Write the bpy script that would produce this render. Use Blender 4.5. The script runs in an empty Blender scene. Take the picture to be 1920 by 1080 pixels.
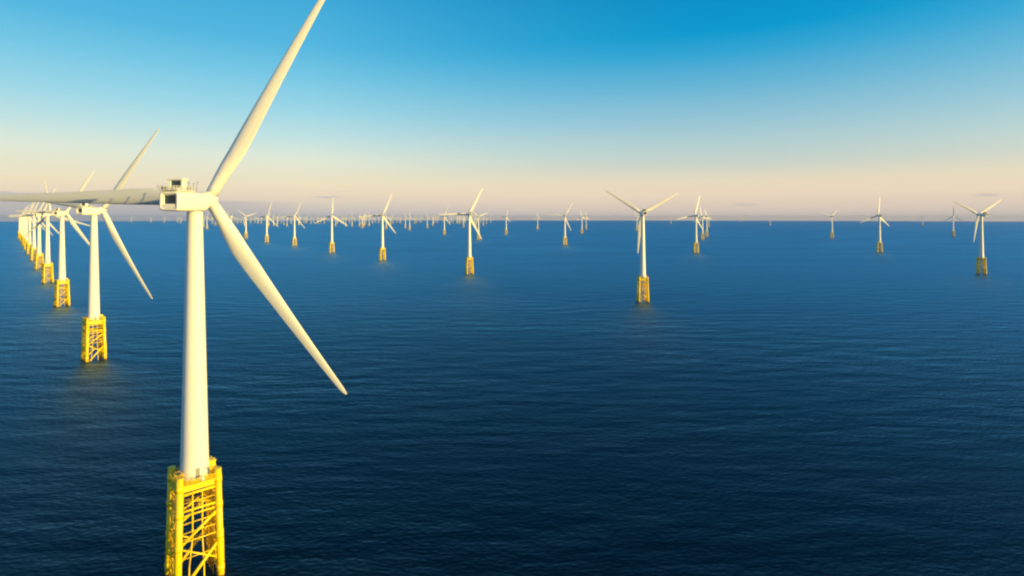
import bpy, math, random
from mathutils import Matrix, Vector

random.seed(11)
SC = bpy.context.scene
COL = SC.collection
PI = math.pi

# ------------------------------------------------------------------ camera
EYE = 95.4                     # metres above the sea
FPX = 1050.0                   # focal length in pixels of the 1920 px wide photograph
HORY = 407.5                   # eye level in the photograph
EARTH = 6371000.0
cd = bpy.data.cameras.new("camera")
cam = bpy.data.objects.new("camera", cd)
COL.objects.link(cam)
cam.location = (0, 0, EYE)
cam.rotation_euler = (PI / 2, 0, 0)
cd.sensor_width = 36.0
cd.lens = 36.0 * FPX / 1920
cd.shift_y = (HORY - 540) / 1920
cd.clip_start = 0.5
cd.clip_end = 300000
SC.camera = cam

# ------------------------------------------------------------------ world and sun
SUN_EL = math.radians(7.0)
SUN_AZ = math.radians(-24.0)   # from +X, counter-clockwise: low, from the right, a little behind the camera
sun_dir = Vector((math.cos(SUN_EL) * math.cos(SUN_AZ), math.cos(SUN_EL) * math.sin(SUN_AZ), math.sin(SUN_EL)))
W = bpy.data.worlds.new("World")
SC.world = W
W.use_nodes = True
nt = W.node_tree
nt.nodes.clear()


def N(tree, typ, **kw):
    n = tree.nodes.new(typ)
    for k, v in kw.items():
        setattr(n, k, v)
    return n


def math_node(tree, op, a, b=None, clamp=False):
    n = N(tree, 'ShaderNodeMath', operation=op, use_clamp=clamp)
    for i, v in enumerate((a, b)):
        if v is None:
            continue
        if isinstance(v, (int, float)):
            n.inputs[i].default_value = v
        else:
            tree.links.new(v, n.inputs[i])
    return n.outputs[0]


def mix_rgb(tree, fac, a, b, blend='MIX'):
    n = N(tree, 'ShaderNodeMix', data_type='RGBA', blend_type=blend)
    for sock, v in ((n.inputs[0], fac), (n.inputs[6], a), (n.inputs[7], b)):
        if isinstance(v, (int, float)):
            sock.default_value = v
        elif isinstance(v, tuple):
            sock.default_value = (*v, 1) if len(v) == 3 else v
        else:
            tree.links.new(v, sock)
    return n.outputs[2]


sky = N(nt, 'ShaderNodeTexSky', sky_type='NISHITA')
sky.sun_disc = False
sky.sun_elevation = SUN_EL
sky.sun_rotation = PI / 2 - SUN_AZ
sky.altitude = 0
sky.air_density = 1.0
sky.dust_density = 1.0
sky.ozone_density = 3.0
def lin(c):
    c = c / 255
    return c / 12.92 if c <= .04045 else ((c + .055) / 1.055) ** 2.4


def ramp_node(tree, fac, stops, top):
    """colour by elevation in degrees, linear between the stops"""
    n = N(tree, 'ShaderNodeValToRGB')
    n.color_ramp.interpolation = 'LINEAR'
    els = n.color_ramp.elements
    while len(els) < len(stops):
        els.new(0.5)
    for e, (el, c) in zip(els, sorted(stops)):
        e.position = el / top
        e.color = (lin(c[0]), lin(c[1]), lin(c[2]), 1)
    tree.links.new(fac, n.inputs[0])
    return n.outputs[0]


tcw = N(nt, 'ShaderNodeTexCoord')
sep = N(nt, 'ShaderNodeSeparateXYZ')
nt.links.new(tcw.outputs['Generated'], sep.inputs[0])
elev = math_node(nt, 'MULTIPLY', math_node(nt, 'ARCSINE', sep.outputs[2]), 180 / PI)
azim = math_node(nt, 'MULTIPLY', math_node(nt, 'ARCTAN2', sep.outputs[1], sep.outputs[0]), 180 / PI)
elev01 = math_node(nt, 'MULTIPLY', math_node(nt, 'ABSOLUTE', elev), 1 / 90)
# air at a right angle to the sun is deepest blue, towards and away from the sun it is paler
CROSS = [(0, (205, 193, 186)), (1.0, (221, 203, 186)), (2.3, (235, 215, 190)), (3.5, (231, 217, 190)), (5.2, (200, 210, 200)), (7.3, (175, 205, 208)), (9.4, (148, 195, 212)), (12.4, (104, 180, 212)), (15.3, (50, 164, 210)), (17.3, (0, 153, 205)), (21.1, (0, 140, 195)), (38, (0, 104, 160)), (90, (0, 50, 95))]
ALONG = [(0, (188, 186, 190)), (1.0, (214, 202, 190)), (2.0, (232, 214, 190)), (3.1, (238, 224, 190)), (5.5, (225, 232, 213)), (7.8, (190, 224, 225)), (10.2, (155, 213, 229)), (13.2, (118, 198, 227)), (16.1, (84, 182, 222)), (24, (30, 155, 208)), (40, (0, 110, 168)), (90, (0, 50, 95))]
dotn = N(nt, 'ShaderNodeVectorMath', operation='DOT_PRODUCT')
nrmv = N(nt, 'ShaderNodeVectorMath', operation='NORMALIZE')
flat = N(nt, 'ShaderNodeCombineXYZ')
nt.links.new(sep.outputs[0], flat.inputs[0])
nt.links.new(sep.outputs[1], flat.inputs[1])
nt.links.new(flat.outputs[0], nrmv.inputs[0])
nt.links.new(nrmv.outputs[0], dotn.inputs[0])
dotn.inputs[1].default_value = (math.cos(SUN_AZ), math.sin(SUN_AZ), 0)
cos2 = math_node(nt, 'MULTIPLY', dotn.outputs['Value'], dotn.outputs['Value'])
along = math_node(nt, 'MULTIPLY', cos2, 1 / .48, clamp=True)
air = mix_rgb(nt, along, ramp_node(nt, elev01, CROSS, 90), ramp_node(nt, elev01, ALONG, 90))
# thin grey cloud far out: a low bank on the left and three small streaks
cmap = N(nt, 'ShaderNodeCombineXYZ')
nt.links.new(math_node(nt, 'MULTIPLY', azim, .35), cmap.inputs[0])
nt.links.new(math_node(nt, 'MULTIPLY', elev, 2.2), cmap.inputs[1])
cn = N(nt, 'ShaderNodeTexNoise')
cn.inputs['Scale'].default_value = 1.3
cn.inputs['Detail'].default_value = 5
nt.links.new(cmap.outputs[0], cn.inputs['Vector'])
cnoise = cn.outputs[0]


def smooth(tree, v, lo, hi):
    n = N(tree, 'ShaderNodeMapRange', interpolation_type='SMOOTHSTEP')
    tree.links.new(v, n.inputs[0])
    n.inputs[1].default_value = lo
    n.inputs[2].default_value = hi
    return n.outputs[0]


def streak(az, el, hw, hh):
    dx = math_node(nt, 'MULTIPLY', math_node(nt, 'SUBTRACT', azim, az), 1 / hw)
    dy = math_node(nt, 'MULTIPLY', math_node(nt, 'SUBTRACT', elev, el), 1 / hh)
    r = math_node(nt, 'ADD', math_node(nt, 'MULTIPLY', dx, dx), math_node(nt, 'MULTIPLY', dy, dy))
    r = math_node(nt, 'ADD', r, math_node(nt, 'MULTIPLY', math_node(nt, 'SUBTRACT', cnoise, .5), 2.2))
    return smooth(nt, r, 1.1, .1)


banktop = math_node(nt, 'ADD', math_node(nt, 'MULTIPLY', math_node(nt, 'SUBTRACT', cnoise, .5), .5), math_node(nt, 'MULTIPLY', math_node(nt, 'SUBTRACT', azim, 112), .028, clamp=False))
bank = math_node(nt, 'MULTIPLY', smooth(nt, math_node(nt, 'SUBTRACT', elev, math_node(nt, 'ADD', banktop, 1.35)), .18, -.12), smooth(nt, azim, 108, 120))
bank = math_node(nt, 'MULTIPLY', bank, .55)
cl = math_node(nt, 'MAXIMUM', bank, math_node(nt, 'MULTIPLY', streak(108.4, 1.95, 1.9, .15), .42))
cl = math_node(nt, 'MAXIMUM', cl, math_node(nt, 'MULTIPLY', streak(67.2, 1.2, 1.7, .16), .4))
cl = math_node(nt, 'MAXIMUM', cl, math_node(nt, 'MULTIPLY', streak(49.7, 1.75, .9, .16), .35))
air = mix_rgb(nt, cl, air, (lin(168), lin(170), lin(176)))
# the warm aureole round the low sun, behind the camera on the right
sdot = N(nt, 'ShaderNodeVectorMath', operation='DOT_PRODUCT')
nt.links.new(tcw.outputs['Generated'], sdot.inputs[0])
sdot.inputs[1].default_value = sun_dir
glow = math_node(nt, 'POWER', math_node(nt, 'MAXIMUM', sdot.outputs['Value'], 0.0), 7.0)
air = mix_rgb(nt, glow, air, (2.1, 1.25, 0.5))
bright = mix_rgb(nt, 1.0, air, (7.9, 7.9, 7.9), 'MULTIPLY')
bg = N(nt, 'ShaderNodeBackground')
bg.inputs['Strength'].default_value = 0.1
out = N(nt, 'ShaderNodeOutputWorld')
nt.links.new(mix_rgb(nt, 0.04, bright, sky.outputs[0]), bg.inputs[0])
nt.links.new(bg.outputs[0], out.inputs[0])

sl = bpy.data.lights.new("sun", 'SUN')
sl.energy = 5.0
sl.angle = math.radians(0.5)
sl.color = (1.0, 0.72, 0.21)
sun = bpy.data.objects.new("sun", sl)
COL.objects.link(sun)
sun.rotation_euler = sun_dir.to_track_quat('Z', 'Y').to_euler()

SC.render.engine = 'CYCLES'
SC.view_settings.view_transform = 'Standard'
SC.view_settings.look = 'None'
SC.view_settings.exposure = 0.4
SC.view_settings.gamma = 1.0
SC.cycles.use_denoising = True
SC.cycles.max_bounces = 6
SC.cycles.volume_bounces = 0
SC.cycles.filter_width = 2.2


# ------------------------------------------------------------------ materials
def material(name):
    m = bpy.data.materials.new(name)
    m.use_nodes = True
    t = m.node_tree
    return m, t, t.nodes['Principled BSDF']


def painted(name, base, rough, vary=0.06, streak=True, coat=0.0):
    m, t, p = material(name)
    tc = N(t, 'ShaderNodeTexCoord')
    mp = N(t, 'ShaderNodeMapping')
    mp.inputs['Scale'].default_value = (0.9, 0.9, 0.12) if streak else (0.6, 0.6, 0.6)
    t.links.new(tc.outputs['Object'], mp.inputs[0])
    nz = N(t, 'ShaderNodeTexNoise')
    nz.inputs['Scale'].default_value = 1.3
    nz.inputs['Detail'].default_value = 5
    t.links.new(mp.outputs[0], nz.inputs['Vector'])
    c0 = tuple(max(0, b * (1 - vary)) for b in base)
    c1 = tuple(min(1, b * (1 + vary * .5)) for b in base)
    t.links.new(mix_rgb(t, nz.outputs[0], c0, c1), p.inputs['Base Color'])
    p.inputs['Roughness'].default_value = rough
    p.inputs['Coat Weight'].default_value = coat
    return m


M_WHITE = painted("white_paint", (0.80, 0.80, 0.78), 0.42, 0.05)
M_BLADE = painted("blade_gelcoat", (0.78, 0.78, 0.77), 0.38, 0.05, streak=False)
M_YELLOW = painted("yellow_paint", (0.90, 0.66, 0.008), 0.42, 0.10)


def add_splash_band(m):
    """weed and rust on the steel just above the water"""
    t = m.node_tree
    p = t.nodes['Principled BSDF']
    old = p.inputs['Base Color'].links[0].from_socket
    tc = N(t, 'ShaderNodeTexCoord')
    sp = N(t, 'ShaderNodeSeparateXYZ')
    t.links.new(tc.outputs['Object'], sp.inputs[0])
    nz = N(t, 'ShaderNodeTexNoise')
    nz.inputs['Scale'].default_value = 1.7
    nz.inputs['Detail'].default_value = 5
    t.links.new(tc.outputs['Object'], nz.inputs['Vector'])
    h = math_node(t, 'SUBTRACT', math_node(t, 'MULTIPLY', nz.outputs[0], 2.6), sp.outputs[2])
    n = N(t, 'ShaderNodeMapRange', interpolation_type='SMOOTHSTEP')
    t.links.new(h, n.inputs[0])
    n.inputs[1].default_value, n.inputs[2].default_value = -.3, .5
    t.links.new(mix_rgb(t, n.outputs[0], old, (0.13, 0.085, 0.03)), p.inputs['Base Color'])


add_splash_band(M_YELLOW)
M_RUST = painted("weathered_yellow", (0.86, 0.50, 0.012), 0.5, 0.2)
M_GREY = painted("grey_steel", (0.28, 0.29, 0.30), 0.5, 0.15)
M_DARK = painted("dark_trim", (0.05, 0.055, 0.06), 0.5, 0.2)
M_GLASS, _t, _p = material("dark_glass")
_p.inputs['Base Color'].default_value = (0.02, 0.05, 0.08, 1)
_p.inputs['Roughness'].default_value = 0.08


def sea_material():
    m, t, p = material("sea_water")
    geo = N(t, 'ShaderNodeNewGeometry')

    def height(vec):
        """metres of wave height at a point of the sea"""
        total = None
        for sx, sy, rot, sc, det, amp in ((1, 3.0, -10, 0.026, 2.0, 0.95), (1, 2.6, 14, 0.10, 3.0, 0.32), (1, 2.0, -20, 0.40, 3.0, 0.26)):
            mp = N(t, 'ShaderNodeMapping')
            mp.inputs['Rotation'].default_value = (0, 0, math.radians(rot))
            mp.inputs['Scale'].default_value = (sx * sc, sy * sc, sc)
            t.links.new(vec, mp.inputs[0])
            nz = N(t, 'ShaderNodeTexNoise')
            nz.inputs['Scale'].default_value = 1.0
            nz.inputs['Detail'].default_value = det
            nz.inputs['Roughness'].default_value = 0.42
            t.links.new(mp.outputs[0], nz.inputs['Vector'])
            v = math_node(t, 'MULTIPLY', nz.outputs[0], amp)
            total = v if total is None else math_node(t, 'ADD', total, v)
        return total

    def shifted(d):
        a = N(t, 'ShaderNodeVectorMath', operation='ADD')
        a.inputs[1].default_value = d
        t.links.new(geo.outputs['Position'], a.inputs[0])
        return a.outputs[0]
    e = 0.35
    h0, hx, hy = height(shifted((0, 0, 0))), height(shifted((e, 0, 0))), height(shifted((0, e, 0)))
    gx = math_node(t, 'MULTIPLY', math_node(t, 'SUBTRACT', h0, hx), 1 / e)
    gy = math_node(t, 'MULTIPLY', math_node(t, 'SUBTRACT', h0, hy), 1 / e)
    # patches of smoother and rougher water
    pz = N(t, 'ShaderNodeTexNoise')
    pm = N(t, 'ShaderNodeMapping')
    pm.inputs['Scale'].default_value = (0.0022, 0.009, 0.001)
    pm.inputs['Rotation'].default_value = (0, 0, math.radians(-12))
    t.links.new(geo.outputs['Position'], pm.inputs[0])
    t.links.new(pm.outputs[0], pz.inputs['Vector'])
    pz.inputs['Scale'].default_value = 1.0
    pz.inputs['Detail'].default_value = 4
    k = math_node(t, 'ADD', math_node(t, 'MULTIPLY', pz.outputs[0], 2.6), -0.35)
    cx = N(t, 'ShaderNodeCombineXYZ')
    t.links.new(math_node(t, 'MULTIPLY', math_node(t, 'MULTIPLY', gx, .6), k), cx.inputs[0])
    t.links.new(math_node(t, 'MULTIPLY', math_node(t, 'MULTIPLY', gy, 1.15), k), cx.inputs[1])
    add = N(t, 'ShaderNodeVectorMath', operation='ADD')
    t.links.new(geo.outputs['Normal'], add.inputs[0])
    t.links.new(cx.outputs[0], add.inputs[1])
    nrm = N(t, 'ShaderNodeVectorMath', operation='NORMALIZE')
    t.links.new(add.outputs[0], nrm.inputs[0])
    t.nodes.remove(p)
    dif = N(t, 'ShaderNodeBsdfDiffuse')                  # light coming back out of the deep water
    dif.inputs['Color'].default_value = (0.0, 0.006, 0.016, 1)
    glo = N(t, 'ShaderNodeBsdfGlossy', distribution='BECKMANN')
    glo.inputs['Color'].default_value = (0.55, 0.85, 1.0, 1)
    glo.inputs['Roughness'].default_value = 0.56
    fre = N(t, 'ShaderNodeFresnel')
    fre.inputs['IOR'].default_value = 1.333
    mixs = N(t, 'ShaderNodeMixShader')
    for sock in (dif.inputs['Normal'], glo.inputs['Normal'], fre.inputs['Normal']):
        t.links.new(nrm.outputs[0], sock)
    t.links.new(fre.outputs[0], mixs.inputs[0])
    t.links.new(dif.outputs[0], mixs.inputs[1])
    t.links.new(glo.outputs[0], mixs.inputs[2])
    t.links.new(mixs.outputs[0], t.nodes['Material Output'].inputs['Surface'])
    return m


# ------------------------------------------------------------------ mesh helpers
class MB:
    def __init__(self):
        self.v, self.f, self.m, self.s = [], [], [], []

    def add(self, verts, faces, mat=0, smooth=False):
        b = len(self.v)
        self.v += [tuple(x) for x in verts]
        for f in faces:
            self.f.append(tuple(b + i for i in f))
            self.m.append(mat)
            self.s.append(smooth)

    def loft(self, rings, mat=0, smooth=True, caps=True):
        n = len(rings[0])
        vs = [p for r in rings for p in r]
        fs = []
        for k in range(len(rings) - 1):
            for i in range(n):
                j = (i + 1) % n
                fs.append((k * n + i, k * n + j, (k + 1) * n + j, (k + 1) * n + i))
        b = len(self.v)
        self.add(vs, fs, mat, smooth)
        if caps:
            self.f += [tuple(b + i for i in reversed(range(n))), tuple(b + (len(rings) - 1) * n + i for i in range(n))]
            self.m += [mat, mat]
            self.s += [False, False]

    def tube(self, p0, p1, r0, r1=None, seg=10, mat=0):
        p0, p1 = Vector(p0), Vector(p1)
        r1 = r0 if r1 is None else r1
        d = (p1 - p0).normalized()
        a = d.orthogonal().normalized()
        b = d.cross(a)
        ring = lambda c, r: [c + (a * math.cos(2 * PI * i / seg) + b * math.sin(2 * PI * i / seg)) * r for i in range(seg)]
        self.loft([ring(p0, r0), ring(p1, r1)], mat)

    def box(self, c, s, mat=0, rotz=0.0, bev=0.0):
        R = Matrix.Rotation(rotz, 3, 'Z')
        hx, hy, hz = s[0] / 2, s[1] / 2, s[2] / 2
        b = min(bev, hx * .9, hy * .9, hz * .9)
        if b <= 0:
            vs = [Vector((x, y, z)) for z in (-hz, hz) for x, y in ((-hx, -hy), (hx, -hy), (hx, hy), (-hx, hy))]
            fs = [(3, 2, 1, 0), (4, 5, 6, 7), (0, 1, 5, 4), (1, 2, 6, 5), (2, 3, 7, 6), (3, 0, 4, 7)]
            self.add([R @ v + Vector(c) for v in vs], fs, mat)
        else:
            oct_ = lambda z, i: [Vector((x, y, z)) for x, y in ((-hx + b + i, -hy + i), (hx - b - i, -hy + i), (hx - i, -hy + b + i), (hx - i, hy - b - i), (hx - b - i, hy - i), (-hx + b + i, hy - i), (-hx + i, hy - b - i), (-hx + i, -hy + b + i))]
            rings = [oct_(-hz, b * .7), oct_(-hz + b, 0), oct_(hz - b, 0), oct_(hz, b * .7)]
            self.loft([[R @ v + Vector(c) for v in r] for r in rings], mat, smooth=False)

    def join(self, o, mat4=None, mat=None):
        b = len(self.v)
        self.v += [tuple(mat4 @ Vector(p)) if mat4 else p for p in o.v]
        for f, m, s in zip(o.f, o.m, o.s):
            self.f.append(tuple(b + i for i in f))
            self.m.append(m if mat is None else mat)
            self.s.append(s)

    def mesh(self, name, mats):
        me = bpy.data.meshes.new(name)
        me.from_pydata(self.v, [], self.f)
        for m in (mats if isinstance(mats, (list, tuple)) else [mats]):
            me.materials.append(m)
        for p, m, s in zip(me.polygons, self.m, self.s):
            p.material_index = m
            p.use_smooth = s
        me.update()
        return me


def put(name, me, parent=None, matrix=None):
    o = bpy.data.objects.new(name, me)
    COL.objects.link(o)
    if parent is not None:
        o.parent = parent
    if matrix is not None:
        o.matrix_local = matrix
    return o


# ------------------------------------------------------------------ the sea: one sheet that follows the earth's curve
def build_sea():
    mb = MB()
    seg = 360
    radii = [0.0] + [20 * 1.075 ** k for k in range(200) if 20 * 1.075 ** k < 46000] + [46000]
    vs = [(0, 0, 0)]
    for r in radii[1:]:
        vs += [(r * math.cos(2 * PI * i / seg), r * math.sin(2 * PI * i / seg), -r * r / (2 * EARTH)) for i in range(seg)]
    fs = [(0, 1 + i, 1 + (i + 1) % seg) for i in range(seg)]
    for k in range(len(radii) - 2):
        a, b = 1 + k * seg, 1 + (k + 1) * seg
        fs += [(a + i, b + i, b + (i + 1) % seg, a + (i + 1) % seg) for i in range(seg)]
    mb.add(vs, fs, 0, True)
    o = put("sea", mb.mesh("sea", sea_material()))
    o["kind"] = "structure"
    o["label"] = "dark blue rippled sea reaching to the horizon"
    return o


build_sea()

# ------------------------------------------------------------------ turbine pieces (metres; origin on the tower's axis at the water)
HALF = 4.45                    # half the spacing of the jacket's legs at the top
BAT = 0.022                    # batter of the legs
corner = lambda sx, sy, z: Vector((sx * (HALF + BAT * (27 - z)), sy * (HALF + BAT * (27 - z)), z))
CORNERS = ((-1, -1), (1, -1), (1, 1), (-1, 1))


def leg_mb(sx, sy, seg=14):
    mb = MB()
    mb.tube(corner(sx, sy, -6), corner(sx, sy, 29.0), *((0.90, 0.85) if seg > 8 else (1.2, 1.15)), seg)
    for z in (3.2, 11.6, 19.8, 26.4):       # joint cans
        mb.tube(corner(sx, sy, z - .75), corner(sx, sy, z + .75), *((0.98, 0.98) if seg > 8 else (1.25, 1.25)), seg)
    mb.tube(corner(sx, sy, 29.0), corner(sx, sy, 29.2), 0.95, 0.95, seg)
    return mb


def brace_mb(a, b, r=0.36, seg=8):
    """diagonals between two neighbouring legs, rising the same way on opposite sides"""
    if a[0] > b[0] or a[1] > b[1]:
        a, b = b, a
    mb = MB()
    mb.tube(corner(*a, 11.4), corner(*b, 18.6), r, r, seg)
    mb.tube(corner(*a, -.5), corner(*b, 10.6), r * 1.15, r * 1.15, seg)
    mb.tube(corner(*a, 11.4), corner(*b, 5.6), r * .62, r * .62, seg)
    return mb


def frame_mb(seg=8):
    """the horizontal members that tie the four legs"""
    mb = MB()
    for i in range(4):
        a, b = CORNERS[i], CORNERS[(i + 1) % 4]
        for z, r in ((20.4, .30), (19.2, .22), (24.6, .34), (22.4, .10), (17.2, .11), (14.8, .11), (12.6, .16), (8.4, .11)):
            mb.tube(corner(*a, z), corner(*b, z), r, r, seg)
    for c in CORNERS:
        mb.tube(corner(*c, 2), corner(*c, 28), .5, .5, seg)      # the cores inside the legs
    mb.tube(corner(-1, -1, 20.4), corner(1, 1, 20.4), .25, .25, seg)
    mb.tube(corner(1, -1, 20.4), corner(-1, 1, 20.4), .25, .25, seg)
    return mb


def side_grating_mb(sx):
    """stair tower with landings between the legs of one side"""
    mb = MB()
    xo = lambda z: sx * (HALF + BAT * (27 - z))
    for dx in (0.15, -1.25):
        for y in (-2.9, -1.0, 1.0, 2.9):
            mb.tube((xo(1) + sx * dx, y, 1.0), (xo(25) + sx * dx, y, 25), .10, .10, 5)
        z = 1.4
        while z < 25:
            mb.tube((xo(z) + sx * dx, -2.9, z), (xo(z) + sx * dx, 2.9, z), .07, .07, 4)
            z += 1.2
    k = 0
    for z in (7.4, 14.2, 21.0):
        mb.box((xo(z) - sx * .55, 0, z), (1.5, 6.0, .12))
        y = 2.6 * (1 if k % 2 else -1)
        a, b = Vector((xo(z) - sx * .55, y, z)), Vector((xo(z) - sx * .55, -y, z + 3.4))
        for o in (-.4, .4):
            mb.tube(a + Vector((o, 0, 0)), b + Vector((o, 0, 0)), .11, .11, 4)
            mb.tube(a + Vector((o, 0, 1)), b + Vector((o, 0, 1)), .05, .05, 4)
        for i in range(12):
            q = a + (b - a) * (i + .5) / 12
            mb.box(q, (.8, .28, .05))
        k += 1
    return mb


def cable_mb(x, y):
    mb = MB()
    mb.tube((x, y, 24.8), (x, y, 13.0), .17, .17, 8)
    mb.tube((x, y, 13.0), (x * 1.5, y * 1.02, 6.0), .17, .17, 8)
    mb.tube((x * 1.5, y * 1.02, 6.0), (x * 1.7, y * 1.05, -5), .17, .17, 8)
    for z in (15, 18, 21.5):
        mb.tube((x, y, z - .15), (x, y, z + .15), .26, .26, 8)
    return mb


def boat_landing_mb():
    mb = MB()
    x = HALF + 1.9
    for y in (-1.0, 1.0):
        mb.tube((x + .5, y, -4), (x + .2, y, 11), .26, .26, 8)
        for z in (2.0, 9.5):
            mb.tube((x + .3, y, z), (HALF + .2, y * 2.0, z), .18, .18, 6)
    z = 0.5
    while z < 11:
        mb.tube((x + .45, -.45, z), (x + .45, .45, z), .05, .05, 4)
        z += .5
    for y in (-.45, .45):
        mb.tube((x + .5, y, -2), (x + .3, y, 11.4), .07, .07, 5)
    return mb


def platform_mb():
    mb = MB()
    w = 2 * HALF + 1.5
    mb.box((0, 0, 26.85), (w, w, .30), bev=.05)                 # deck plate
    for s in (-1, 1):                                           # deep edge girders
        mb.box((0, s * (HALF + .0), 26.0), (2 * HALF - 1.2, .5, 1.4))
        mb.box((s * (HALF + .0), 0, 26.0), (.5, 2 * HALF - 1.2, 1.4))
    mb.tube((0, 0, 24.9), (0, 0, 27.25), 3.75, 3.75, 32)        # transition can under the tower
    for i in range(4):
        sx, sy = CORNERS[i]
        mb.tube((sx * 2.2, sy * 2.2, 25.6), (sx * HALF, sy * HALF, 25.6), .55, .55, 10)
    return mb


def railing_mb():
    mb = MB()
    h = HALF + .65
    for k in range(4):
        R = Matrix.Rotation(k * PI / 2, 3, 'Z')
        n = 9
        for i in range(n):
            p = R @ Vector((-h + 2 * h * i / n, -h, 0))
            mb.tube((p.x, p.y, 27.0), (p.x, p.y, 28.3), .08, .08, 5)
        for z in (27.45, 27.9, 28.3):
            a, b = R @ Vector((-h, -h, z)), R @ Vector((h, -h, z))
            mb.tube(a, b, .07, .07, 5)
    return mb


def cabinet_mb():
    mb = MB()
    mb.box((0, 0, 1.35), (1.9, 1.5, 2.7), bev=.12)
    mb.box((0, -.78, 1.4), (1.3, .08, 1.9), mat=1, bev=.02)
    mb.box((0, 0, 2.82), (2.2, 1.8, .2), bev=.05)
    for s in (-.55, .55):
        mb.tube((s, 0, 2.9), (s, 0, 3.2), .18, .18, 8)
    return mb


def stair_head_mb():
    """caged head of the stairs that rises above the deck"""
    mb = MB()
    for x in (-.75, .75):
        for y in (-1.3, 0, 1.3):
            mb.tube((x, y, 0), (x, y, 2.5), .10, .10, 6)
        for z in (.6, 1.2, 1.8, 2.5):
            mb.tube((x, -1.3, z), (x, 1.3, z), .07, .07, 5)
    for z in (1.2, 2.5):
        for y in (-1.3, 1.3):
            mb.tube((-.75, y, z), (.75, y, z), .07, .07, 5)
    mb.box((0, 0, .15), (1.6, 2.7, .3))
    return mb


def crane_mb():
    mb = MB()
    mb.tube((0, 0, 0), (0, 0, 2.3), .22, .18, 10)
    mb.tube((0, 0, 2.2), (-.9, -1.7, 3.0), .14, .10, 8)
    mb.tube((0, 0, 1.2), (-.5, -.95, 2.6), .08, .08, 6)
    mb.box((.1, .1, 1.0), (.5, .5, .7), bev=.06)
    mb.tube((-.9, -1.7, 3.0), (-.9, -1.7, 1.7), .03, .03, 4)
    mb.box((-.9, -1.7, 1.6), (.18, .18, .26), bev=.04)
    return mb


def lamp_mb():
    mb = MB()
    mb.tube((0, 0, 0), (0, 0, .5), .1, .1, 8)
    mb.tube((0, 0, .5), (0, 0, 1.15), .42, .42, 14)
    mb.tube((0, 0, 1.15), (0, 0, 1.35), .42, .12, 14)
    return mb


def tower_mb(seg=40):
    mb = MB()
    ring = lambda z, r: [Vector((r * math.cos(2 * PI * i / seg), r * math.sin(2 * PI * i / seg), z)) for i in range(seg)]
    rad = lambda z: 3.42 + (1.84 - 3.42) * (z - 27) / (97 - 27)
    for z0, z1 in ((27.2, 50.1), (50.1, 74.1), (74.1, 96.9)):
        mb.loft([ring(z0, rad(z0)), ring(z1, rad(z1))], caps=False)
    for z in (27.4, 50.1, 74.1, 96.6):
        mb.loft([ring(z - .14, rad(z) + .04), ring(z + .14, rad(z) + .04)], smooth=False)
    return mb


def door_mb():
    mb = MB()
    mb.box((0, -3.42, 29.0), (1.0, .16, 2.3), bev=.04)
    mb.box((0, -3.62, 27.8), (1.5, .5, .12))
    return mb


def rrect(w, h, r, y, cz, k=4, cx=0.0):
    pts = []
    for qx, qz, a0 in ((1, 1, 0), (-1, 1, 90), (-1, -1, 180), (1, -1, 270)):
        for i in range(k + 1):
            a = math.radians(a0 + 90 * i / k)
            pts.append(Vector((cx + qx * (w / 2 - r) + r * math.cos(a), y, cz + qz * (h / 2 - r) + r * math.sin(a))))
    return list(reversed(pts))


def nacelle_mb():
    """origin at the tower's axis, z measured from the water"""
    mb = MB()
    cz = 99.45
    secs = [(-11.0, 4.5, 4.4, .6), (-10.8, 4.85, 4.75, .75), (-10.4, 5.0, 4.9, .8), (-6, 5.15, 5.0, 1.1), (1.2, 5.15, 5.0, 1.3), (2.6, 5.0, 4.9, 1.7), (3.6, 4.7, 4.7, 2.0), (4.25, 4.3, 4.4, 2.1)]
    rings = [rrect(w, h, r, y, cz + (.25 if y > 2 else 0)) for y, w, h, r in secs]
    # the open rear: a rim, then a recess one and a half metres deep
    rim = rrect(3.5, 3.5, .35, -11.0, cz - .05)
    deep = rrect(3.3, 3.3, .35, -9.9, cz - .05)
    mb.loft([deep, rim] + rings, smooth=True)
    return mb


def rear_window_mb():
    mb = MB()
    cz = 99.45
    mb.box((0, -9.95, cz + .35), (3.2, .12, 2.1), mat=1, bev=.03)                       # pane
    mb.box((0, -10.45, cz - 1.25), (3.3, .95, 1.0), mat=0, bev=.1)             # white sill below it
    mb.box((0, -10.05, cz + 1.52), (3.3, .5, .2), mat=0, bev=.04)
    return mb


def roof_deck_mb():
    mb = MB()
    z = 101.98
    mb.box((0, -7.8, z + .1), (4.9, 7.6, .2), mat=0, bev=.04)
    x0, x1, y0, y1 = -2.4, 2.4, -11.6, -4.2
    pts = []
    for i in range(7):
        t = i / 6
        pts += [(x0 + (x1 - x0) * t, y0), (x0 + (x1 - x0) * t, y1)]
        pts += [(x0, y0 + (y1 - y0) * t), (x1, y0 + (y1 - y0) * t)]
    for x, y in pts:
        mb.tube((x, y, z + .1), (x, y, z + 1.15), .06, .06, 5)
    for h in (.45, .8, 1.15):
        for a, b in (((x0, y0), (x1, y0)), ((x1, y0), (x1, y1)), ((x1, y1), (x0, y1)), ((x0, y1), (x0, y0))):
            mb.tube((*a, z + h), (*b, z + h), .05, .05, 5)
    for x, y, sx, sy, h in ((-1.4, -10.4, 1.2, 1.0, .8), (.9, -10.6, 1.4, .9, .6), (1.2, -4.9, 1.2, 1.1, .9), (-1.0, -5.0, 1.0, .8, .7)):
        mb.box((x, y, z + .2 + h / 2), (sx, sy, h), mat=1, bev=.08)
    return mb


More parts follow.
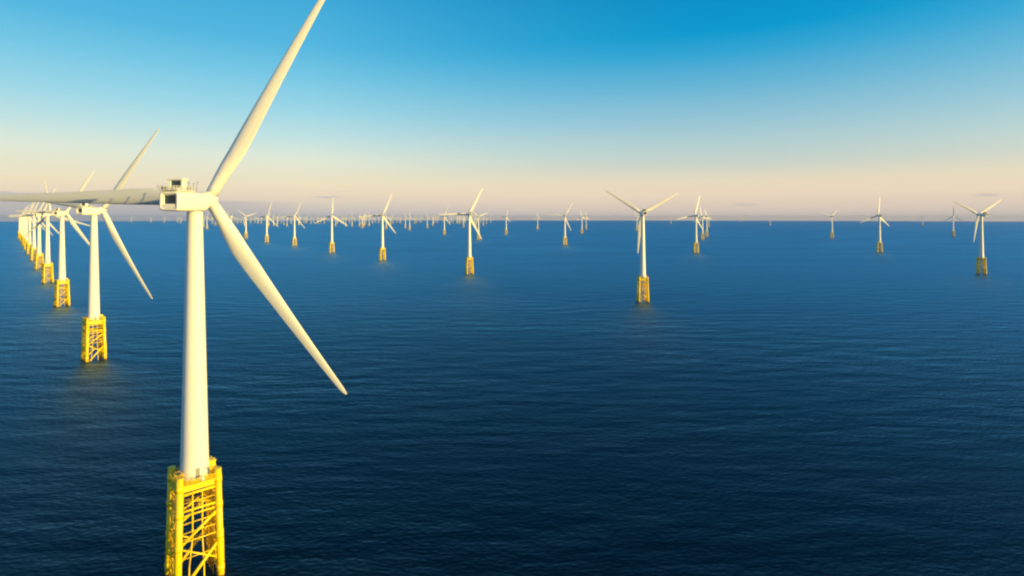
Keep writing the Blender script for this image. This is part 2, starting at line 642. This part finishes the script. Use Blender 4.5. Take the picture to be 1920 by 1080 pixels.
def cooler_mb():
    mb = MB()
    z = 102.1
    for x in (-1.55, 1.55):
        for y in (-8.1, -6.7):
            mb.box((x, y, z + 1.3), (.34, .34, 2.6), mat=0)
    mb.box((0, -7.45, z + 2.85), (4.1, 2.3, .45), mat=0, bev=.08)
    mb.box((0, -7.4, z + .35), (3.1, 1.3, .7), mat=0, bev=.05)
    mb.box((0, -7.4, z + 1.6), (2.76, .5, 1.8), mat=1)
    mb.box((1.5, -7.4, z + 1.6), (.1, 1.0, 1.9), mat=0)
    return mb


def antenna_mb(h, lean):
    mb = MB()
    mb.tube((0, 0, 0), (lean, 0, h), .10, .05, 6)
    mb.box((lean, 0, h), (.5, .12, .12))
    mb.tube((lean + .2, 0, h), (lean + .2, 0, h + .3), .07, .07, 6)
    return mb


TILT = 0.107
HUBP = Matrix.Translation((0, 0, 99.7)) @ Matrix.Rotation(TILT, 4, 'X') @ Matrix.Translation((0, 6.9, 0))


def hub_mb(seg=32):
    mb = MB()
    prof = [(-2.6, 2.12), (-1.9, 2.2), (-1.0, 2.22), (0, 2.2), (.9, 2.05), (1.5, 1.75), (1.9, 1.35), (2.15, .8), (2.22, .2)]
    mb.loft([[Vector((r * math.cos(2 * PI * i / seg), y, r * math.sin(2 * PI * i / seg))) for i in reversed(range(seg))] for y, r in prof])
    return mb


ROT_R = 68.2
SPAN = [(1.4, 3.2, 1.0), (4.0, 3.2, 1.0), (7, 3.55, .82), (11, 4.25, .56), (16, 4.75, .40), (22, 4.5, .33), (30, 3.9, .28), (40, 3.2, .24), (50, 2.55, .21), (58, 2.05, .19), (63, 1.7, .18), (66, 1.4, .17), (67.3, 1.05, .16), (68.0, .6, .15), (68.2, .2, .15)]


def blade_mb(n=22, spans=SPAN):
    """along +Z from the hub's centre; the leading edge looks towards -X, the wind side is +Y"""
    mb = MB()
    rings = []
    for r, c, th in spans:
        s = r / ROT_R
        tw = math.radians(14 * (1 - min(1, s * 1.15)) ** 1.6 + 1.0)
        blend = min(1.0, max(0.0, (r - 4) / 12))
        ring = []
        for i in range(n):
            a = 2 * PI * i / n
            cx, cy = math.cos(a), math.sin(a)
            # circle
            px0, py0 = cx * c / 2, cy * c / 2
            # airfoil: rounded nose at -x, sharp tail at +x
            u = (1 + cx) / 2
            yt = 5 * th * (.2969 * math.sqrt(u) - .126 * u - .3516 * u * u + .2843 * u ** 3 - .1015 * u ** 4)
            px1 = (u - .34) * c
            py1 = (yt * (1 if cy >= 0 else -.75) - .03 * math.sin(PI * u)) * c
            px, py = px0 + (px1 - px0) * blend, py0 + (py1 - py0) * blend
            x = px * math.cos(tw) + py * math.sin(tw)
            y = -px * math.sin(tw) + py * math.cos(tw)
            ring.append(Vector((x, y + r * .035 + .057 * r * s, r)))
        rings.append(ring)
    mb.loft(rings)
    return mb


MESH = {}


def mesh_of(key, make, mats):
    if key not in MESH:
        MESH[key] = make().mesh(key, mats)
    return MESH[key]


def blade_matrix(theta, scale):
    """theta: degrees counter-clockwise from the right, seen from behind the turbine"""
    return Matrix.Rotation(math.radians(90 - theta), 4, 'Y') @ Matrix.Diagonal((1 if scale > .95 else .9, scale, scale, 1))


# ------------------------------------------------------------------ a full turbine with all its parts
def turbine_parts(root, yaw, theta, scale, detail):
    Y = Matrix.Rotation(yaw, 4, 'Z')
    if detail == 2:
        fr = put("jacket", mesh_of("jacket_frame", frame_mb, M_YELLOW), root)
        for k, (sx, sy) in enumerate(CORNERS):
            put("jacket_leg", mesh_of("jacket_leg_%d" % k, lambda: leg_mb(sx, sy), M_YELLOW), fr)
            put("cross_brace", mesh_of("cross_brace_%d" % k, lambda: brace_mb(CORNERS[k], CORNERS[(k + 1) % 4]), M_YELLOW), fr)
        for sx in (-1, 1):
            put("access_ladder", mesh_of("access_ladder_%d" % sx, lambda: side_grating_mb(sx), M_RUST), fr)
        for x, y in ((-1.5, -HALF), (0.75, -HALF)):
            put("cable_pipe", mesh_of("cable_pipe_%d" % (x > 0), lambda: cable_mb(x, y), M_YELLOW), fr)
        put("boat_landing", mesh_of("boat_landing", boat_landing_mb, M_YELLOW), fr)
        pl = put("platform", mesh_of("platform", platform_mb, M_YELLOW), root)
        put("railing", mesh_of("railing", railing_mb, M_YELLOW), pl)
        put("cabinet", mesh_of("cabinet", cabinet_mb, [M_YELLOW, M_RUST]), pl, Matrix.Translation((HALF - .35, .6, 27.0)))
        put("crane", mesh_of("crane", crane_mb, M_YELLOW), pl, Matrix.Translation((HALF - 1.2, -HALF + .9, 27.0)))
        put("stair_head", mesh_of("stair_head", stair_head_mb, M_RUST), pl, Matrix.Translation((-HALF + .35, -HALF + 2.4, 27.0)))
        put("lamp", mesh_of("lamp", lamp_mb, M_WHITE), pl, Matrix.Translation((.6, -HALF - .75, 26.98)))
    else:
        def all_jacket():
            mb = frame_mb(5)
            for k in range(4):
                mb.join(leg_mb(*CORNERS[k], seg=8))
                mb.join(brace_mb(CORNERS[k], CORNERS[(k + 1) % 4], seg=5))
            for sx in (-1, 1):
                mb.join(side_grating_mb(sx))
            return mb
        put("jacket", mesh_of("jacket_whole", all_jacket, M_YELLOW), root)
        put("platform", mesh_of("platform", platform_mb, M_YELLOW), root)
    tw = put("tower", mesh_of("tower", tower_mb, M_WHITE), root)
    if detail == 2:
        put("door", mesh_of("door", door_mb, M_GREY), tw)
    na = put("nacelle", mesh_of("nacelle", nacelle_mb, M_WHITE), root, Y)
    put("rear_window", mesh_of("rear_window", rear_window_mb, [M_WHITE, M_GLASS]), na)
    put("cooler", mesh_of("cooler", cooler_mb, [M_WHITE, M_GLASS]), na)
    if detail == 2:
        put("roof_deck", mesh_of("roof_deck", roof_deck_mb, [M_WHITE, M_GREY]), na)
        for k, (x, y, h, l) in enumerate(((1.6, -4.6, 2.4, -.5), (1.5, -3.1, 2.2, 0.0), (1.4, -1.6, 2.6, .25))):
            put("antenna", mesh_of("antenna_%d" % k, lambda: antenna_mb(h, l), M_GREY), na, Matrix.Translation((x, y, 101.9)))
    hb = put("rotor_hub", mesh_of("rotor_hub", hub_mb, M_WHITE), root, Y @ HUBP)
    for k in range(3):
        put("blade", mesh_of("blade", blade_mb, M_BLADE), hb, blade_matrix(theta + 120 * k, scale))


# one-mesh turbines for the far rows, a few pixels tall each
def far_mesh(yaw, theta, scale):
    key = "far_turbine_%d_%d" % (round(math.degrees(yaw)), round(theta))
    if key in MESH:
        return MESH[key]
    mb = MB()
    for k in range(4):
        mb.join(leg_mb(*CORNERS[k], seg=6), None, 1)
        mb.join(brace_mb(CORNERS[k], CORNERS[(k + 1) % 4], seg=4), None, 1)
    mb.join(platform_mb(), None, 1)
    mb.join(tower_mb(14), None, 0)
    Y = Matrix.Rotation(yaw, 4, 'Z')
    mb.join(nacelle_mb(), Y, 0)
    mb.join(cooler_mb(), Y, 0)
    mb.join(hub_mb(12), Y @ HUBP, 0)
    for k in range(3):
        mb.join(blade_mb(8, SPAN[1::2]), Y @ HUBP @ blade_matrix(theta + 120 * k, scale), 0)
    MESH[key] = mb.mesh(key, [M_WHITE, M_YELLOW])
    return MESH[key]


def sea_point(px, py):
    """where the sea lies under a pixel of the 1920 x 1080 photograph"""
    d = EYE * FPX / max(.5, py - HORY)
    k = (px - 960) / FPX
    for _ in range(30):
        r2 = d * d * (1 + k * k)
        d = .5 * d + .5 * FPX * (EYE + r2 / (2 * EARTH)) / (py - HORY)
    return Vector((k * d, d, -d * d * (1 + k * k) / (2 * EARTH)))


def turbine(px, py, label, group, theta=60.0, phi=None, scale=.8, detail=None):
    p = sea_point(px, py)
    if detail is None:
        detail = 2 if py > 500 else 1 if py > 437 else 0
    if phi is None:
        phi = 86 + random.uniform(-4, 8)
    view = math.degrees(math.atan2(p.y, p.x))
    rot = math.radians(view - 90 + 13)               # heading of the jacket
    yaw = math.radians(phi - 90) - rot               # heading of the rotor on top of it
    if detail == 0:
        r = put("wind_turbine", far_mesh(math.radians(round(math.degrees(yaw) / 6) * 6), round(theta / 8) * 8, scale))
        r.location = p
        r.rotation_euler = (0, 0, rot)
    else:
        r = bpy.data.objects.new("wind_turbine", None)
        COL.objects.link(r)
        r.empty_display_size = 5
        r.location = p
        r.rotation_euler = (0, 0, rot)
        turbine_parts(r, yaw, theta, scale, detail)
    r["label"] = label
    r["category"] = "wind turbine"
    r["group"] = group
    return r


ROW_L, ROW_M, ROW_R, FAR = "turbines in the receding left row", "turbines in the receding middle row", "turbines standing apart on the right", "turbines along the horizon"
# --- left row
turbine(365, 1083, "very large white turbine in the foreground on a yellow lattice jacket", ROW_L, 60.3, 89.2, 1.0)
turbine(176, 676, "white turbine right behind the foreground one, warm reflection below its jacket", ROW_L, 52.7, 83.3, 1.0)
turbine(116, 575, "third turbine of the left row, on a yellow jacket", ROW_L, 59, 98, .78)
turbine(89, 531, "fourth turbine of the left row, on a yellow jacket", ROW_L, 100, 96, .8)
ORD = ("fifth", "sixth", "seventh", "eighth", "ninth", "tenth", "eleventh", "twelfth", "thirteenth")
p3, p4 = sea_point(116, 575), sea_point(89, 531)
for i, o in enumerate(ORD):
    q = p4 + (p4 - p3) * (i + 1) * 1.0
    d = math.hypot(q.x, q.y)
    x = 960 + FPX * q.x / q.y
    y = HORY + FPX * (EYE + d * d / (2 * EARTH)) / q.y
    turbine(x + random.uniform(-1, 1), y, "%s turbine from the front in the tightly overlapping left row" % o, ROW_L, random.choice((58, 62, 56, 61, 65)), 100, .8)
# --- middle row
turbine(1205, 567, "white turbine with two blades raised in a wide V, tallest right of centre", ROW_M, 28, 90, .70)
turbine(880, 515, "turbine near the centre on a yellow jacket with a pale streak reflected below", ROW_M, 61, 108, .74)
turbine(717, 489, "turbine next left of the centre one, blade raised to the right", ROW_M, 66, 106, .76)
turbine(622, 474, "turbine with one blade straight up, left of the one near the centre", ROW_M, 86, 108, .74)
turbine(552, 462, "fifth turbine of the middle row, a blade slanting down to the right", ROW_M, 66, 100, .78)
turbine(500, 455, "sixth turbine of the middle row, slim blade leaning right above it", ROW_M, 72, 100, .85)
turbine(461, 447, "seventh turbine of the middle row, just beside the large lower blade", ROW_M, 20, 110, .7)
turbine(434, 441, "eighth turbine of the middle row, its foot hidden by the large lower blade", ROW_M, 82, 80, .8)
# --- right
turbine(1840, 515, "white turbine at the right edge with two blades raised in a V", ROW_R, 31, 90, .70)
turbine(1649, 474, "turbine on the right with one blade straight up, on a yellow jacket", ROW_R, 84, 95, .74)
turbine(1560, 447, "small turbine on the right on a short yellow base, left of the straight-up blade", ROW_R, 42, 95, .72)
turbine(1444, 423, "tiny turbine on the horizon below the thin streak of cloud", ROW_R, 30, 70, .7)
turbine(1390, 418, "faintest tiny turbine right of the leaning blade, almost lost in the haze", ROW_R, 100, None, .7)
turbine(1730, 424, "tiny turbine on the horizon between the straight-up blade one and the right edge", ROW_R, 88, 60, .7)
turbine(1787, 444, "small turbine with a thin blade straight up, near the right edge", ROW_R, 90, 40, .7)
# --- third row, behind the middle one
turbine(1305, 475, "turbine with one blade leaning right, in front of a cluster of three", ROW_R, 72, 110, .82)
turbine(1317, 450, "nearest of the three small turbines tucked behind the leaning-blade one", FAR, 100, 106, .6)
turbine(1325, 444, "middle of the three small turbines tucked behind the leaning-blade one", FAR, 100, 106, .6)
turbine(1329, 426, "farthest of the three small turbines tucked behind the leaning-blade one", FAR, 70, 106, .7)
turbine(1059, 460, "mid-distance turbine right of centre, a blade raised and one slanting down", ROW_R, 57, 98, .86)
turbine(1091, 438, "left of two small turbines close together right of centre", FAR, 100, 106, .6)
turbine(1099, 430, "right of two small turbines close together right of centre", FAR, 90, 106, .7)
turbine(1194, 432, "small turbine just left of the tall one with the wide V", FAR, 110, 106, .55)
turbine(1258, 420, "tiny turbine alone on the horizon right of the wide V turbine", FAR, 88, 106, .7)
turbine(897, 450, "turbine half hidden close behind the centre one, at its right", FAR, 20, 104, .7)
turbine(833, 440, "small turbine with a raised blade just left of the centre one", FAR, 68, 104, .88)
turbine(949, 440, "small turbine standing alone right of the centre one", FAR, 190, 104, .6)
turbine(1008, 430, "tiny turbine alone between the centre and the mid-distance one", FAR, 100, 106, .6)
turbine(768, 432, "right of a tiny pair of turbines on the horizon left of centre", FAR, 90, 106, .6)
turbine(760, 428, "left of a tiny pair of turbines on the horizon left of centre", FAR, 96, 106, .55)
turbine(801, 428, "tiny turbine alone between the horizon pair and the small raised-blade one", FAR, 100, 106, .6)
turbine(906, 424, "tiny turbine right behind the half hidden one beside the centre turbine", FAR, 75, 106, .8)
# --- the crowd on the horizon
CROWD = (
    ("tiny hazy turbine in the crowd between the third and fourth of the middle row", ((641, 420), (648, 425), (660, 425), (665, 417), (674, 425), (680, 428), (692, 424), (703, 418), (655, 419), (686, 419), (698, 419.5), (632, 420))),
    ("tiny hazy turbine in the crowd between the fifth and fourth of the middle row", ((563, 419), (575, 419), (583, 420), (596, 420), (608, 419), (588, 418.5), (570, 418.5))),
    ("tiny hazy turbine in the crowd around the fifth and sixth of the middle row", ((532, 421), (538, 425), (521, 419), (512, 419), (546, 420), (560, 421), (490, 419), (527, 418.5))),
    ("tiny hazy turbine in the crowd around the seventh of the middle row", ((424, 432), (445, 420), (452, 419), (470, 419), (478, 418.5), (440, 418), (484, 419.5), (416, 420))),
    ("tiny hazy turbine in the line just behind the small raised-blade one", ((843, 420), (850, 418.5), (857, 419.5), (864, 419), (872, 418.5), (846, 418), (861, 418), (868, 420), (820, 418.5), (813, 420))),
    ("tiny hazy turbine behind and right of the centre one", ((901, 419), (912, 420), (889, 418.5), (920, 418))),
    ("tiny hazy turbine in the loose group right behind the one next left of centre", ((724, 430), (731, 419), (737, 420), (744, 418.5), (751, 419), (710, 418.5), (781, 418.5), (790, 418))),
    ("tiny hazy turbine behind the foreground turbine, seen below its nacelle", ((308, 418), (333, 417.6), (339, 419), (382, 425), (388, 430), (398, 420), (404, 423))),
    ("tiny hazy turbine on the horizon between the left row and the foreground tower", ((207, 417), (246, 417.3), (283, 417))),
)
EXTRA = {0: (628, 712, 6), 1: (560, 612, 4), 2: (486, 560, 4), 3: (412, 485, 4), 4: (806, 876, 6), 5: (884, 930, 2), 6: (722, 800, 4)}
for n, (lab, spots) in enumerate(CROWD):
    if n in EXTRA:
        a, b, k = EXTRA[n]
        spots = spots + tuple((a + (b - a) * random.random(), random.choice((417.5, 418.5, 420, 422, 424, 427))) for i in range(k))
    for x, y in spots:
        turbine(x, y, lab, FAR, random.choice((60, 72, 90, 100, 48, 84)), random.choice((98, 106, 112, 118)), random.choice((.62, .72, .85)))

# ------------------------------------------------------------------ the air
hz = bpy.data.materials.new("sea_haze")
hz.use_nodes = True
t = hz.node_tree
t.nodes.clear()
pv = N(t, 'ShaderNodeVolumePrincipled')
pv.inputs['Color'].default_value = (0.92, 0.86, 0.90, 1)
pv.inputs['Density'].default_value = 1.5e-5
pv.inputs['Anisotropy'].default_value = 0.8
ho = N(t, 'ShaderNodeOutputMaterial')
t.links.new(pv.outputs[0], ho.inputs['Volume'])
mb = MB()
mb.box((0, 0, (190 - 168) / 2), (93000, 93000, 190 + 168))
haze = put("haze", mb.mesh("haze", hz))
haze["kind"] = "stuff"
haze["label"] = "thin pinkish haze over the sea"
